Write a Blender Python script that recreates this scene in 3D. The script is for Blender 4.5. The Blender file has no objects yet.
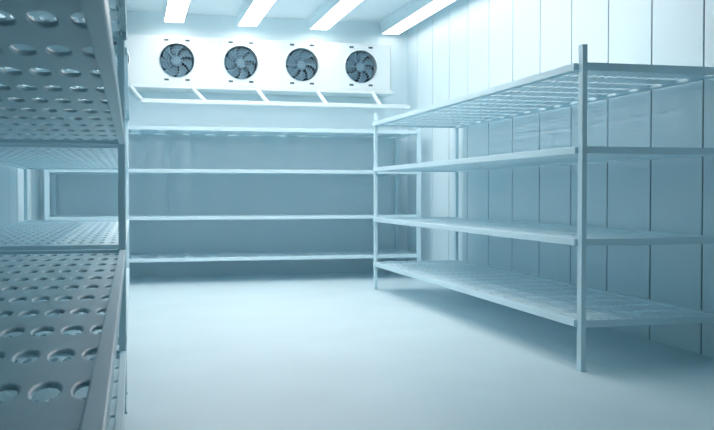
import bpy, bmesh, math, random
from mathutils import Vector, Matrix

random.seed(4)
scene = bpy.context.scene
col = bpy.data.collections.new('cold_room')
scene.collection.children.link(col)

# ------------------------------------------------------------------ materials
def mat(name, color, rough=.5, metallic=0, var=.04, scale=3.0, bump=0.0, bscale=60, spec=.5,
        emit=None, stretch=(1, 1, 1)):
    m = bpy.data.materials.new(name)
    m.use_nodes = True
    nt = m.node_tree
    b = nt.nodes['Principled BSDF']
    b.inputs['Roughness'].default_value = rough
    b.inputs['Metallic'].default_value = metallic
    b.inputs['Specular IOR Level'].default_value = spec
    tc = nt.nodes.new('ShaderNodeTexCoord')
    mp = nt.nodes.new('ShaderNodeMapping')
    mp.inputs['Scale'].default_value = stretch
    nt.links.new(tc.outputs['Object'], mp.inputs['Vector'])
    nz = nt.nodes.new('ShaderNodeTexNoise')
    nz.inputs['Scale'].default_value = scale
    nz.inputs['Detail'].default_value = 4
    nt.links.new(mp.outputs['Vector'], nz.inputs['Vector'])
    rp = nt.nodes.new('ShaderNodeValToRGB')
    c = color
    rp.color_ramp.elements[0].color = (c[0]*(1-var), c[1]*(1-var), c[2]*(1-var), 1)
    rp.color_ramp.elements[0].position = .3
    rp.color_ramp.elements[1].color = (min(1, c[0]*(1+var)), min(1, c[1]*(1+var)), min(1, c[2]*(1+var)), 1)
    rp.color_ramp.elements[1].position = .7
    nt.links.new(nz.outputs['Fac'], rp.inputs['Fac'])
    nt.links.new(rp.outputs['Color'], b.inputs['Base Color'])
    if bump:
        n2 = nt.nodes.new('ShaderNodeTexNoise')
        n2.inputs['Scale'].default_value = bscale
        nt.links.new(tc.outputs['Object'], n2.inputs['Vector'])
        bp = nt.nodes.new('ShaderNodeBump')
        bp.inputs['Strength'].default_value = bump
        bp.inputs['Distance'].default_value = .002
        nt.links.new(n2.outputs['Fac'], bp.inputs['Height'])
        nt.links.new(bp.outputs['Normal'], b.inputs['Normal'])
    if emit:
        b.inputs['Emission Color'].default_value = (*emit[0], 1)
        b.inputs['Emission Strength'].default_value = emit[1]
    return m

M_WALL = mat('insulated_panel', (.70, .842, .89), .42, var=.015, scale=1.2)
M_SEAL = mat('panel_sealant', (.012, .032, .045), .7)
M_CEIL = mat('ceiling_panel', (.73, .84, .885), .5, var=.015)
M_FLOOR = mat('resin_floor', (.665, .825, .88), .40, var=.03, scale=1.5, bump=.15, bscale=25)
M_RACK = mat('coated_steel', (.64, .825, .89), .38, var=.02, spec=.5)
M_PANEL = mat('shelf_polymer', (.63, .805, .87), .4, var=.02, spec=.5)
M_UNIT = mat('white_enamel', (.68, .77, .79), .38, var=.01)
M_FAN = mat('fan_plastic', (.14, .265, .34), .5, var=.05)
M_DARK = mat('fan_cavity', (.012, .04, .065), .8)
M_GUARD = mat('guard_wire', (.22, .36, .44), .35)
M_SLOT = mat('slot_dark', (.05, .11, .14), .7)
M_LAMPBODY = mat('lamp_housing', (.70, .84, .89), .4, var=.01)
M_LAMPS = [mat('lamp_diffuser', (.9, .95, .97), .4, var=0, emit=((1.03, .90, .85), e)) for e in (16.5, 15.0, 12.0, 5.2)]
M_DIM_COVER = mat('bounce_dimming_cover', (.50, .585, .61), .6)  # grey chosen to cut light bouncing off the cooler's unseen top
M_RAIL = mat('white_rail', (.70, .80, .83), .4, var=.01)
M_FOOT = mat('foot_plastic', (.16, .24, .28), .6)

# ------------------------------------------------------------------ mesh helpers
def box(bm, x0, x1, y0, y1, z0, z1, bev=0):
    r = bmesh.ops.create_cube(bm, size=1)
    vs = r['verts']
    for v in vs:
        v.co = Vector(((x0+x1)/2 + v.co.x*(x1-x0), (y0+y1)/2 + v.co.y*(y1-y0), (z0+z1)/2 + v.co.z*(z1-z0)))
    if bev:
        es = list({e for v in vs for e in v.link_edges})
        bmesh.ops.bevel(bm, geom=es, offset=bev, segments=2, profile=.6, affect='EDGES')

def cyl(bm, c, r, h, axis='Y', n=48, r2=None):
    g = bmesh.ops.create_cone(bm, cap_ends=True, segments=n, radius1=r, radius2=r if r2 is None else r2, depth=h)
    R = Matrix.Rotation(math.radians(90), 4, 'X') if axis == 'Y' else Matrix.Identity(4)
    bmesh.ops.transform(bm, matrix=Matrix.Translation(c) @ R, verts=g['verts'])

def tube(bm, c, R, r, n=48, k=8):
    """torus around Y at centre c"""
    rings = []
    for i in range(n):
        a = 2*math.pi*i/n
        d = Vector((math.cos(a), 0, math.sin(a)))
        rings.append([bm.verts.new(Vector(c) + d*(R + r*math.cos(2*math.pi*j/k)) + Vector((0, r*math.sin(2*math.pi*j/k), 0))) for j in range(k)])
    for i in range(n):
        for j in range(k):
            bm.faces.new((rings[i][j], rings[(i+1) % n][j], rings[(i+1) % n][(j+1) % k], rings[i][(j+1) % k]))

def rod(bm, a, b, r, k=8):
    a, b = Vector(a), Vector(b)
    d = (b-a)
    q = d.to_track_quat('Z', 'Y').to_matrix().to_4x4()
    g = bmesh.ops.create_cone(bm, cap_ends=True, segments=k, radius1=r, radius2=r, depth=d.length)
    bmesh.ops.transform(bm, matrix=Matrix.Translation((a+b)/2) @ q, verts=g['verts'])

def mesh(name, bm, m, smooth=False):
    bmesh.ops.recalc_face_normals(bm, faces=bm.faces)
    me = bpy.data.meshes.new(name)
    bm.to_mesh(me); bm.free()
    for mm in (m if isinstance(m, (list, tuple)) else [m]):
        me.materials.append(mm)
    if smooth:
        for p in me.polygons: p.use_smooth = True
    return me

def obj(name, me, parent=None, loc=(0, 0, 0)):
    o = bpy.data.objects.new(name, me)
    col.objects.link(o)
    o.location = loc
    if parent: o.parent = parent
    return o

def thing(name, label, cat, loc=(0, 0, 0), rz=0, group=None):
    o = bpy.data.objects.new(name, None)
    col.objects.link(o)
    o.location = loc; o.rotation_euler = (0, 0, rz)
    o.empty_display_size = .2
    o['label'] = label; o['category'] = cat
    if group: o['group'] = group
    return o

def copy_tree(o, parent=None):
    c = o.copy(); col.objects.link(c); c.parent = parent
    for ch in list(o.children): copy_tree(ch, c)
    return c

def bmnew(): return bmesh.new()

# ------------------------------------------------------------------ room shell
XL, XR, YF, YB, ZC = -1.04, 3.405, -6.0, 11.10, 3.14
S0, DS = 4.925, .5774

def structure(name, me):
    o = obj(name, me); o['kind'] = 'structure'; return o

bm = bmnew(); box(bm, XL-.1, XR+.1, YF-.1, YB+.1, -.12, 0)
structure('floor', mesh('floor', bm, M_FLOOR))
bm = bmnew(); box(bm, XL-.1, XR+.1, YF-.1, YB+.1, ZC, ZC+.12)
structure('ceiling', mesh('ceiling', bm, M_CEIL))

def side_wall(name, x, sgn):
    """insulated panels with a recessed sealant joint between them; sgn = outward x direction"""
    g, dp = .0078, .008
    bm = bmnew()
    ys = [YF]
    k = -30
    while S0 + k*DS < YB - .05:
        y = S0 + k*DS
        if y > YF + .05: ys.append(y)
        k += 1
    ys.append(YB)
    for a, b in zip(ys[:-1], ys[1:]):
        a2 = a + (g if a > YF else 0); b2 = b - (g if b < YB else 0)
        xs = sorted((x, x + sgn*.1))
        box(bm, xs[0], xs[1], a2, b2, 0, ZC, bev=.003)
    old = set(bm.faces)
    xs = sorted((x + sgn*dp, x + sgn*.09))
    for y in ys[1:-1]:
        box(bm, xs[0], xs[1], y-g-.002, y+g+.002, .0, ZC)
    for f in bm.faces:
        if f not in old: f.material_index = 1
    structure(name, mesh(name, bm, [M_WALL, M_SEAL]))

side_wall('wall_left', XL, -1)
side_wall('wall_right', XR, 1)
bm = bmnew(); box(bm, XL-.1, XR+.1, YB, YB+.1, 0, ZC)
structure('wall_back', mesh('wall_back', bm, M_WALL))
bm = bmnew(); box(bm, XL-.1, XR+.1, YF-.1, YF, 0, ZC)
structure('wall_front', mesh('wall_front', bm, M_WALL))

# ------------------------------------------------------------------ slotted shelf plate
def slotted_plate(L, W, pl, pw, hl, hw, t, z0, shift=0):
    """plate from x 0..W, y 0..L with a grid of long rounded slots, chamfered towards both faces"""
    nl = round(L/pl); nw = round(W/pw)
    pl_, pw_ = pl, pw
    oy = (L - nl*pl_)/2 + shift; ox = (W - nw*pw_)/2
    bm = bmnew()
    for i in range(nw):
        for j in range(nl):
            x0, x1 = ox+i*pw_, ox+(i+1)*pw_
            y0, y1 = oy+j*pl_, oy+(j+1)*pl_
            cx, cy = (x0+x1)/2, (y0+y1)/2
            if i == 0: x0 = 0
            if i == nw-1: x1 = W
            if j == 0: y0 = 0
            if j == nl-1: y1 = L
            outer, ang = [], []
            yfr = [0, .3, .5, .7, 1]
            pts = []
            for f in yfr: pts.append((x1, y0+(y1-y0)*f))           # right side going up
            pts.append(((x0+x1)/2, y1))
            for f in reversed(yfr): pts.append((x0, y0+(y1-y0)*f))
            pts.append(((x0+x1)/2, y0))
            n = len(pts)                                            # 12
            # angles on the slot for each outer point
            A = [-62, -32, 0, 32, 62, 90, 118, 148, 180, 212, 242, 270]
            def ring(s, sy, z):
                out = []
                for a in A:
                    c, si = math.cos(math.radians(a)), math.sin(math.radians(a))
                    e = .92                                           # slightly squarer than an ellipse
                    px = math.copysign(abs(c)**e, c)*hw/2*s
                    py = math.copysign(abs(si)**e, si)*hl/2*sy
                    out.append(bm.verts.new((cx+px, cy+py, z)))
                return out
            zt, zb = z0+t, z0
            ch = .006
            O1 = [bm.verts.new((p[0], p[1], zt)) for p in pts]
            R = [ring(1.24, 1.10, zt), ring(1.08, 1.03, zt-.0015), ring(1.0, 1.0, zt-.004), ring(1.0, 1.0, zb+.003), ring(1.06, 1.02, zb+.001), ring(1.18, 1.07, zb)]
            O2 = [bm.verts.new((p[0], p[1], zb)) for p in pts]
            seq = [O1]+R+[O2]
            for a, b in zip(seq[:-1], seq[1:]):
                for k in range(n):
                    bm.faces.new((a[k], a[(k+1) % n], b[(k+1) % n], b[k]))
    bmesh.ops.remove_doubles(bm, verts=bm.verts, dist=.0004)
    # rim
    be = [e for e in bm.edges if e.is_boundary]
    top = {}
    for e in be:
        a, b = e.verts
        if a.co.z > z0+t/2: top[(round(a.co.x, 4), round(a.co.y, 4))] = a; top[(round(b.co.x, 4), round(b.co.y, 4))] = b
    bot = {}
    for e in be:
        for v in e.verts:
            if v.co.z < z0+t/2: bot[(round(v.co.x, 4), round(v.co.y, 4))] = v
    for e in be:
        a, b = e.verts
        if a.co.z > z0+t/2:
            ka, kb = (round(a.co.x, 4), round(a.co.y, 4)), (round(b.co.x, 4), round(b.co.y, 4))
            if ka in bot and kb in bot:
                try: bm.faces.new((a, b, bot[kb], bot[ka]))
                except ValueError: pass
    me = mesh('slotted_plate', bm, M_PANEL)
    for p in me.polygons:
        p.use_smooth = abs(p.normal.z) < .97
    return me

# ------------------------------------------------------------------ racks
LEVELS = [.2865, .744, 1.2594, 1.7252]
H = 1.82
W = .97                     # depth of a rack
PW, PY = .030, .052    # post: inset from beam face, width, length
TB = .040                   # beam height

def c_beam(bm, x0, x1, y0, y1, z1, h, along='Y', w=.003):
    """channel open underneath"""
    if along == 'Y':
        box(bm, x0, x0+w, y0, y1, z1-h, z1)
        box(bm, x1-w, x1, y0, y1, z1-h, z1)
        box(bm, x0+w, x1-w, y0, y1, z1-w, z1)
        for yy in (y0, y1-w): box(bm, x0+w, x1-w, yy, yy+w, z1-h, z1-w)
    else:
        box(bm, x0, x1, y0, y0+w, z1-h, z1)
        box(bm, x0, x1, y1-w, y1, z1-h, z1)
        box(bm, x0, x1, y0+w, y1-w, z1-w, z1)

def make_rack(L, W, PX, label, plate, loc, rz, group, meshes={}):
    root = thing('shelving_rack', label, 'shelving rack', loc, rz, group)
    key = (L, PX)
    if key not in meshes:
        d = {}
        bm = bmnew()
        box(bm, 0, PW, 0, PY, .012, H, bev=.003)
        d['post'] = mesh('post', bm, M_RACK)
        bm = bmnew()
        box(bm, -.004, PW+.004, -.004, PY+.004, 0, .012, bev=.002)
        d['foot'] = mesh('foot', bm, M_RACK)
        bm = bmnew()
        box(bm, -.001, PW+.001, -.001, PY+.001, H, H+.004, bev=.001)
        d['cap'] = mesh('cap', bm, M_RACK)
        # aisle beam, level 4 is a channel standing proud of the posts
        bm = bmnew(); c_beam(bm, 0, PX+PW-.004, PY-.002, L-PY+.002, 0, TB, 'Y'); d['beam_top'] = mesh('beam', bm, M_RACK)
        bm = bmnew(); box(bm, .010, PX+PW-.004, PY-.002, L-PY+.002, -TB, 0, bev=.003); d['beam'] = mesh('beam', bm, M_RACK)
        bm = bmnew(); c_beam(bm, PX+PW, W-PX-PW, .002, .036, 0, TB, 'X'); d['end_top'] = mesh('end_beam', bm, M_RACK)
        bm = bmnew(); box(bm, PX+PW, W-PX-PW, .002, .036, -TB, 0, bev=.003); d['end'] = mesh('end_beam', bm, M_RACK)
        bm = bmnew(); box(bm, PX-.006, PX+PW*.4, -.003, PY+.003, -TB+.004, -.004, bev=.0015); d['clip'] = mesh('clip', bm, M_RACK)
        meshes[key] = d
    d = meshes[key]
    for (x, y) in ((PX, 0), (PX, L-PY), (W-PX-PW, 0), (W-PX-PW, L-PY)):
        p = obj('post', d['post'], root, (x, y, 0))
        obj('foot', d['foot'], p); obj('cap', d['cap'], p)
    for i, z in enumerate(LEVELS):
        sh = obj('shelf', plate, root, (PX+.014, .02, z))
        off = Vector(sh.location)
        fb = d['beam_top'] if i == 3 else d['beam']
        eb = d['end_top'] if i == 3 else d['end']
        for mirrored in (0, 1):
            b = obj('side_beam', fb, sh, Vector((0, 0, z)) - off)
            if mirrored:
                b.location = Vector((W, L, z)) - off
                b.rotation_euler = (0, 0, math.pi)
            e = obj('end_beam', eb, sh, Vector((0, 0, z)) - off)
            if mirrored: e.location = Vector((0, L-.038, z)) - off
    return root

PT, PZ = .010, -.025
def rack(L, PX, label, loc, rz, cache={}):
    if (L, PX) not in cache:
        cache[(L, PX)] = slotted_plate(L-.04, W-2*PX-.028, .285, .0555, .124, .037, PT, PZ, -.055 if PX < .02 else 0)
    return make_rack(L, W, PX, label, cache[(L, PX)], loc, rz, 'slotted shelving racks around the cold room')

rack(4.50, .028, 'long four-tier slotted steel rack on the right, beside the seamed panel wall', (2.399, 4.61, 0), 0)
rack(4.35, .012, 'dim four-tier rack nearest the camera at left, its big slots seen close up', (-.020, 4.28, 0), math.pi)
rack(4.35, .012, 'farther pale rack on the left, standing behind the nearest rack', (-.020, 8.985, 0), math.pi)
rack(4.18, .0281, 'four-tier rack across the back wall, below the white fan cooler', (3.275, 10.105, 0), math.pi/2)

# ------------------------------------------------------------------ ceiling lamps
LY0, LY1 = 5.0, 10.88
lamp_x = [.482, 1.342, 2.215, 3.148]
lamp_end = [10.86, 10.91, 10.93, 11.04]
lamp_lab = ['long white ceiling lamp, first from the left, above the leftmost full fan',
            'long white ceiling lamp, second from the left, above the second full fan',
            'long white ceiling lamp, third from the left, above the gap before the last fan',
            'long white ceiling lamp nearest the right wall']
bm = bmnew(); box(bm, -.125, .125, LY0-LY1, 0, -.05, 0, bev=.004); box(bm, -.112, .112, LY0-LY1+.004, -.004, -.125, -.05)
for x0, x1, y0, y1 in ((-.112, -.107, LY0-LY1+.004, -.004), (.107, .112, LY0-LY1+.004, -.004), (-.107, .107, -.009, -.004), (-.107, .107, LY0-LY1+.004, LY0-LY1+.009)):
    box(bm, x0, x1, y0, y1, -.152, -.1251)
me_h = mesh('housing', bm, M_LAMPBODY)
bm = bmnew(); box(bm, -.1065, .1065, LY0-LY1+.0095, -.0095, -.148, -.1252); me_d = mesh('diffuser', bm, M_LAMPS[0])
lamp0 = None
for x, lab in zip(lamp_x, lamp_lab):
    if lamp0 is None:
        t = lamp0 = thing('ceiling_lamp', lab, 'ceiling lamp', (x, lamp_end[0], ZC), 0, 'long ceiling lamps')
        obj('housing', me_h, t); obj('diffuser', me_d, t)
    else:
        t = copy_tree(lamp0); t.location = (x, lamp_end[lamp_x.index(x)], ZC); t['label'] = lab
        for ch in t.children:                                # the four lamps do not burn equally bright
            if ch.name.startswith('diffuser'):
                ch.data = ch.data.copy(); ch.data.materials[0] = M_LAMPS[lamp_x.index(x)]

# ------------------------------------------------------------------ evaporator
EY = 10.68; EZ0, EZ1 = 2.236, 2.798; EX0, EX1 = -.58, 3.062
ev = thing('evaporator_cooler', 'long white wall-hung cooler with a row of round fans, high above the back rack', 'cooler', (0, EY, EZ0))
def L_(x, y, z): return (x, y-EY, z-EZ0)
fans = [-.226, .507, 1.241, 1.964, 2.687]
FR, FZ = .199, 2.522
# casing: front plate with round openings, plus top, bottom, sides and back
bm = bmnew()
def front_plate(bm):
    edges = [EX0]+[(a+b)/2 for a, b in zip(fans[:-1], fans[1:])]+[EX1]
    n = 48
    for c, x0, x1 in zip(fans, edges[:-1], edges[1:]):
        z0, z1 = EZ0, EZ1
        sq = .24
        outer = []; inner = []
        for k in range(n):
            a = 2*math.pi*(k+.5)/n
            ca, sa = math.cos(a), math.sin(a)
            # ray to rectangle
            tx = ((x1-c) if ca > 0 else (x0-c))/ca if abs(ca) > 1e-9 else 1e9
            tz = ((z1-FZ) if sa > 0 else (z0-FZ))/sa if abs(sa) > 1e-9 else 1e9
            t = min(tx, tz)
            outer.append(bm.verts.new(L_(c+ca*t, EY, FZ+sa*t)))
            inner.append(bm.verts.new(L_(c+ca*FR, EY, FZ+sa*FR)))
        deep = [bm.verts.new(v.co+Vector((0, .16, 0))) for v in inner]
        for k in range(n):
            k2 = (k+1) % n
            bm.faces.new((outer[k], outer[k2], inner[k2], inner[k]))
            bm.faces.new((inner[k], inner[k2], deep[k2], deep[k]))
        for cx, cz in ((x0, z0), (x1, z0), (x1, z1), (x0, z1)):
            v = bm.verts.new(L_(cx, EY, cz))
            # nearest two outer verts on adjacent edges
            best = sorted(range(n), key=lambda k: (outer[k].co-v.co).length)[:2]
            i, j = best
            if abs(i-j) in (1, n-1): bm.faces.new((v, outer[i], outer[j]))
front_plate(bm)
box(bm, EX0, EX1, .0, .405, 0-.0, .004)
box(bm, EX0, EX0+.004, 0, .405, 0, EZ1-EZ0)
box(bm, EX1-.004, EX1, 0, .405, 0, EZ1-EZ0)
box(bm, EX0, EX1, .401, .405, 0, EZ1-EZ0)
obj('casing', mesh('casing', bm, M_UNIT), ev)
bm = bmnew(); box(bm, EX0, EX1, .002, .405, EZ1-EZ0-.006, EZ1-EZ0-.001)
obj('top_cover', mesh('top_cover', bm, M_DIM_COVER), ev)  # separate sheet added out of view, dimming bounce onto the wall above
bm = bmnew()
box(bm, EX0-.03, EX1+.035, -.035, .40, -.037, -.001, bev=.006)
obj('drip_tray', mesh('drip_tray', bm, M_UNIT), ev)
# thin raised fan plates' joints on the front
def fan_plate_mesh():
    bm = bmnew()
    # square frame sheet with a round hole, and four dark slots
    n = 48; s = .235
    outer, inner, inner2 = [], [], []
    for k in range(n):
        a = 2*math.pi*(k+.5)/n
        ca, sa = math.cos(a), math.sin(a)
        t = min(s/abs(ca), .268/abs(sa))
        outer.append(bm.verts.new((ca*t, -.006, sa*t)))
        inner.append(bm.verts.new((ca*(FR+.012), -.006, sa*(FR+.012))))
        inner2.append(bm.verts.new((ca*(FR-.001), -.016, sa*(FR-.001))))
    back = [bm.verts.new(v.co+Vector((0, .0055, 0))) for v in outer]
    lip = [bm.verts.new(v.co+Vector((0, .02, 0))) for v in inner2]
    for k in range(n):
        k2 = (k+1) % n
        bm.faces.new((outer[k], outer[k2], inner[k2], inner[k]))
        bm.faces.new((inner[k], inner[k2], inner2[k2], inner2[k]))
        bm.faces.new((inner2[k], inner2[k2], lip[k2], lip[k]))
        bm.faces.new((outer[k], outer[k2], back[k2], back[k]))
    return mesh('fan_plate', bm, M_UNIT)
me_plate = fan_plate_mesh()
bm = bmnew(); box(bm, -.026, .026, -.0085, -.0055, -.0115, .0115, bev=.0012)
me_slot = mesh('fixing_slot', bm, M_SLOT)
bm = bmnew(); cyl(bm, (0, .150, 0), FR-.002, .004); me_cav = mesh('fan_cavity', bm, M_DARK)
# blades: seven broad curved blades
def blades_mesh():
    bm = bmnew()
    nb = 7
    for b in range(nb):
        base = 2*math.pi*b/nb
        rows = []
        for i in range(9):
            f = i/8
            r = .05 + f*(.186-.05)
            sweep = -.55*f*f + .15*f
            half = (.30 + .13*math.sin(f*math.pi*.8))*(1 - .25*max(0, f-.8)/.2)
            row = []
            for j in range(6):
                g = j/5*2-1
                a = base + sweep + g*half*.92
                yy = .055 + .032*g + .012*(1-g*g)
                row.append((math.cos(a)*r, yy, math.sin(a)*r))
            rows.append(row)
        vt = [[bm.verts.new(p) for p in r] for r in rows]
        vb = [[bm.verts.new((p[0], p[1]+.004, p[2])) for p in r] for r in rows]
        for i in range(8):
            for j in range(5):
                bm.faces.new((vt[i][j], vt[i+1][j], vt[i+1][j+1], vt[i][j+1]))
                bm.faces.new((vb[i][j], vb[i][j+1], vb[i+1][j+1], vb[i+1][j]))
        for i in range(8):
            for j in (0, 5):
                bm.faces.new((vt[i][j], vt[i+1][j], vb[i+1][j], vb[i][j]))
        for j in range(5):
            for i in (0, 8):
                bm.faces.new((vt[i][j], vt[i][j+1], vb[i][j+1], vb[i][j]))
    return mesh('blades', bm, M_FAN, smooth=True)
me_blades = blades_mesh()
bm = bmnew(); cyl(bm, (0, .05, 0), .060, .07, r2=.052); me_hub = mesh('hub', bm, M_FAN)
bm = bmnew()
for R in (.194, .160, .128, .096, .064, .032):
    tube(bm, (0, .0, 0), R, .0022, n=40, k=5)
for k in range(4):
    a = math.pi*k/4
    rod(bm, (-.194*math.cos(a), .002, -.194*math.sin(a)), (.194*math.cos(a), .002, .194*math.sin(a)), .0022, 6)
me_guard = mesh('guard', bm, M_GUARD)
for i, x in enumerate(fans):
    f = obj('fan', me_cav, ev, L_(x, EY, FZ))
    bl = obj('blades', me_blades, f); bl.rotation_euler = (0, [0.2, 0, 1.1, .5, 2.0][i], 0)
    obj('hub', me_hub, f); obj('guard', me_guard, f); obj('fan_plate', me_plate, f); [obj('fixing_slot', me_slot, f, (sx*.119, 0, z)) for sx in (-1, 1) for z in (.231, -.222)]

# rail hung in front of and below the cooler on slanted struts
RY = 10.42
bm = bmnew(); box(bm, .10, 3.225, RY-EY-.02, RY-EY+.02, 2.004-EZ0, 2.050-EZ0, bev=.006)
rl = obj('rail', mesh('rail', bm, M_RAIL), ev)
tops = [-.008, .684, 1.432, 2.151, 2.829]
bots = [.11, .813, 1.523, 2.212, 2.864]
for a, b in zip(tops, bots):
    bm = bmnew()
    rod(bm, (a, -.028, 2.203-EZ0), (b, RY-EY, 2.03-EZ0), .023, 6)
    obj('strut', mesh('strut', bm, M_RAIL), rl)

# ------------------------------------------------------------------ world, camera
w = bpy.data.worlds.new('world'); scene.world = w; w.use_nodes = True
w.node_tree.nodes['Background'].inputs['Color'].default_value = (.5, .7, .8, 1)
w.node_tree.nodes['Background'].inputs['Strength'].default_value = .02

cam = bpy.data.cameras.new('camera')
cam.sensor_fit = 'HORIZONTAL'; cam.sensor_width = 36
cam.lens = 909.37/714*36
cam.clip_start = .01
cam.dof.use_dof = True; cam.dof.focus_distance = 6.5; cam.dof.aperture_fstop = 16
co = bpy.data.objects.new('camera', cam); scene.collection.objects.link(co)
co.location = (0, 0, 1.0)
co.rotation_euler = (math.radians(90-1.393), 0, math.radians(-13.874))
scene.camera = co

vs = scene.view_settings
vs.view_transform = 'Standard'; vs.look = 'None'; vs.gamma = 1; vs.use_curve_mapping = False
vs.exposure = -0.47
scene.cycles.use_denoising = True
scene.cycles.max_bounces = 12
scene.cycles.diffuse_bounces = 8
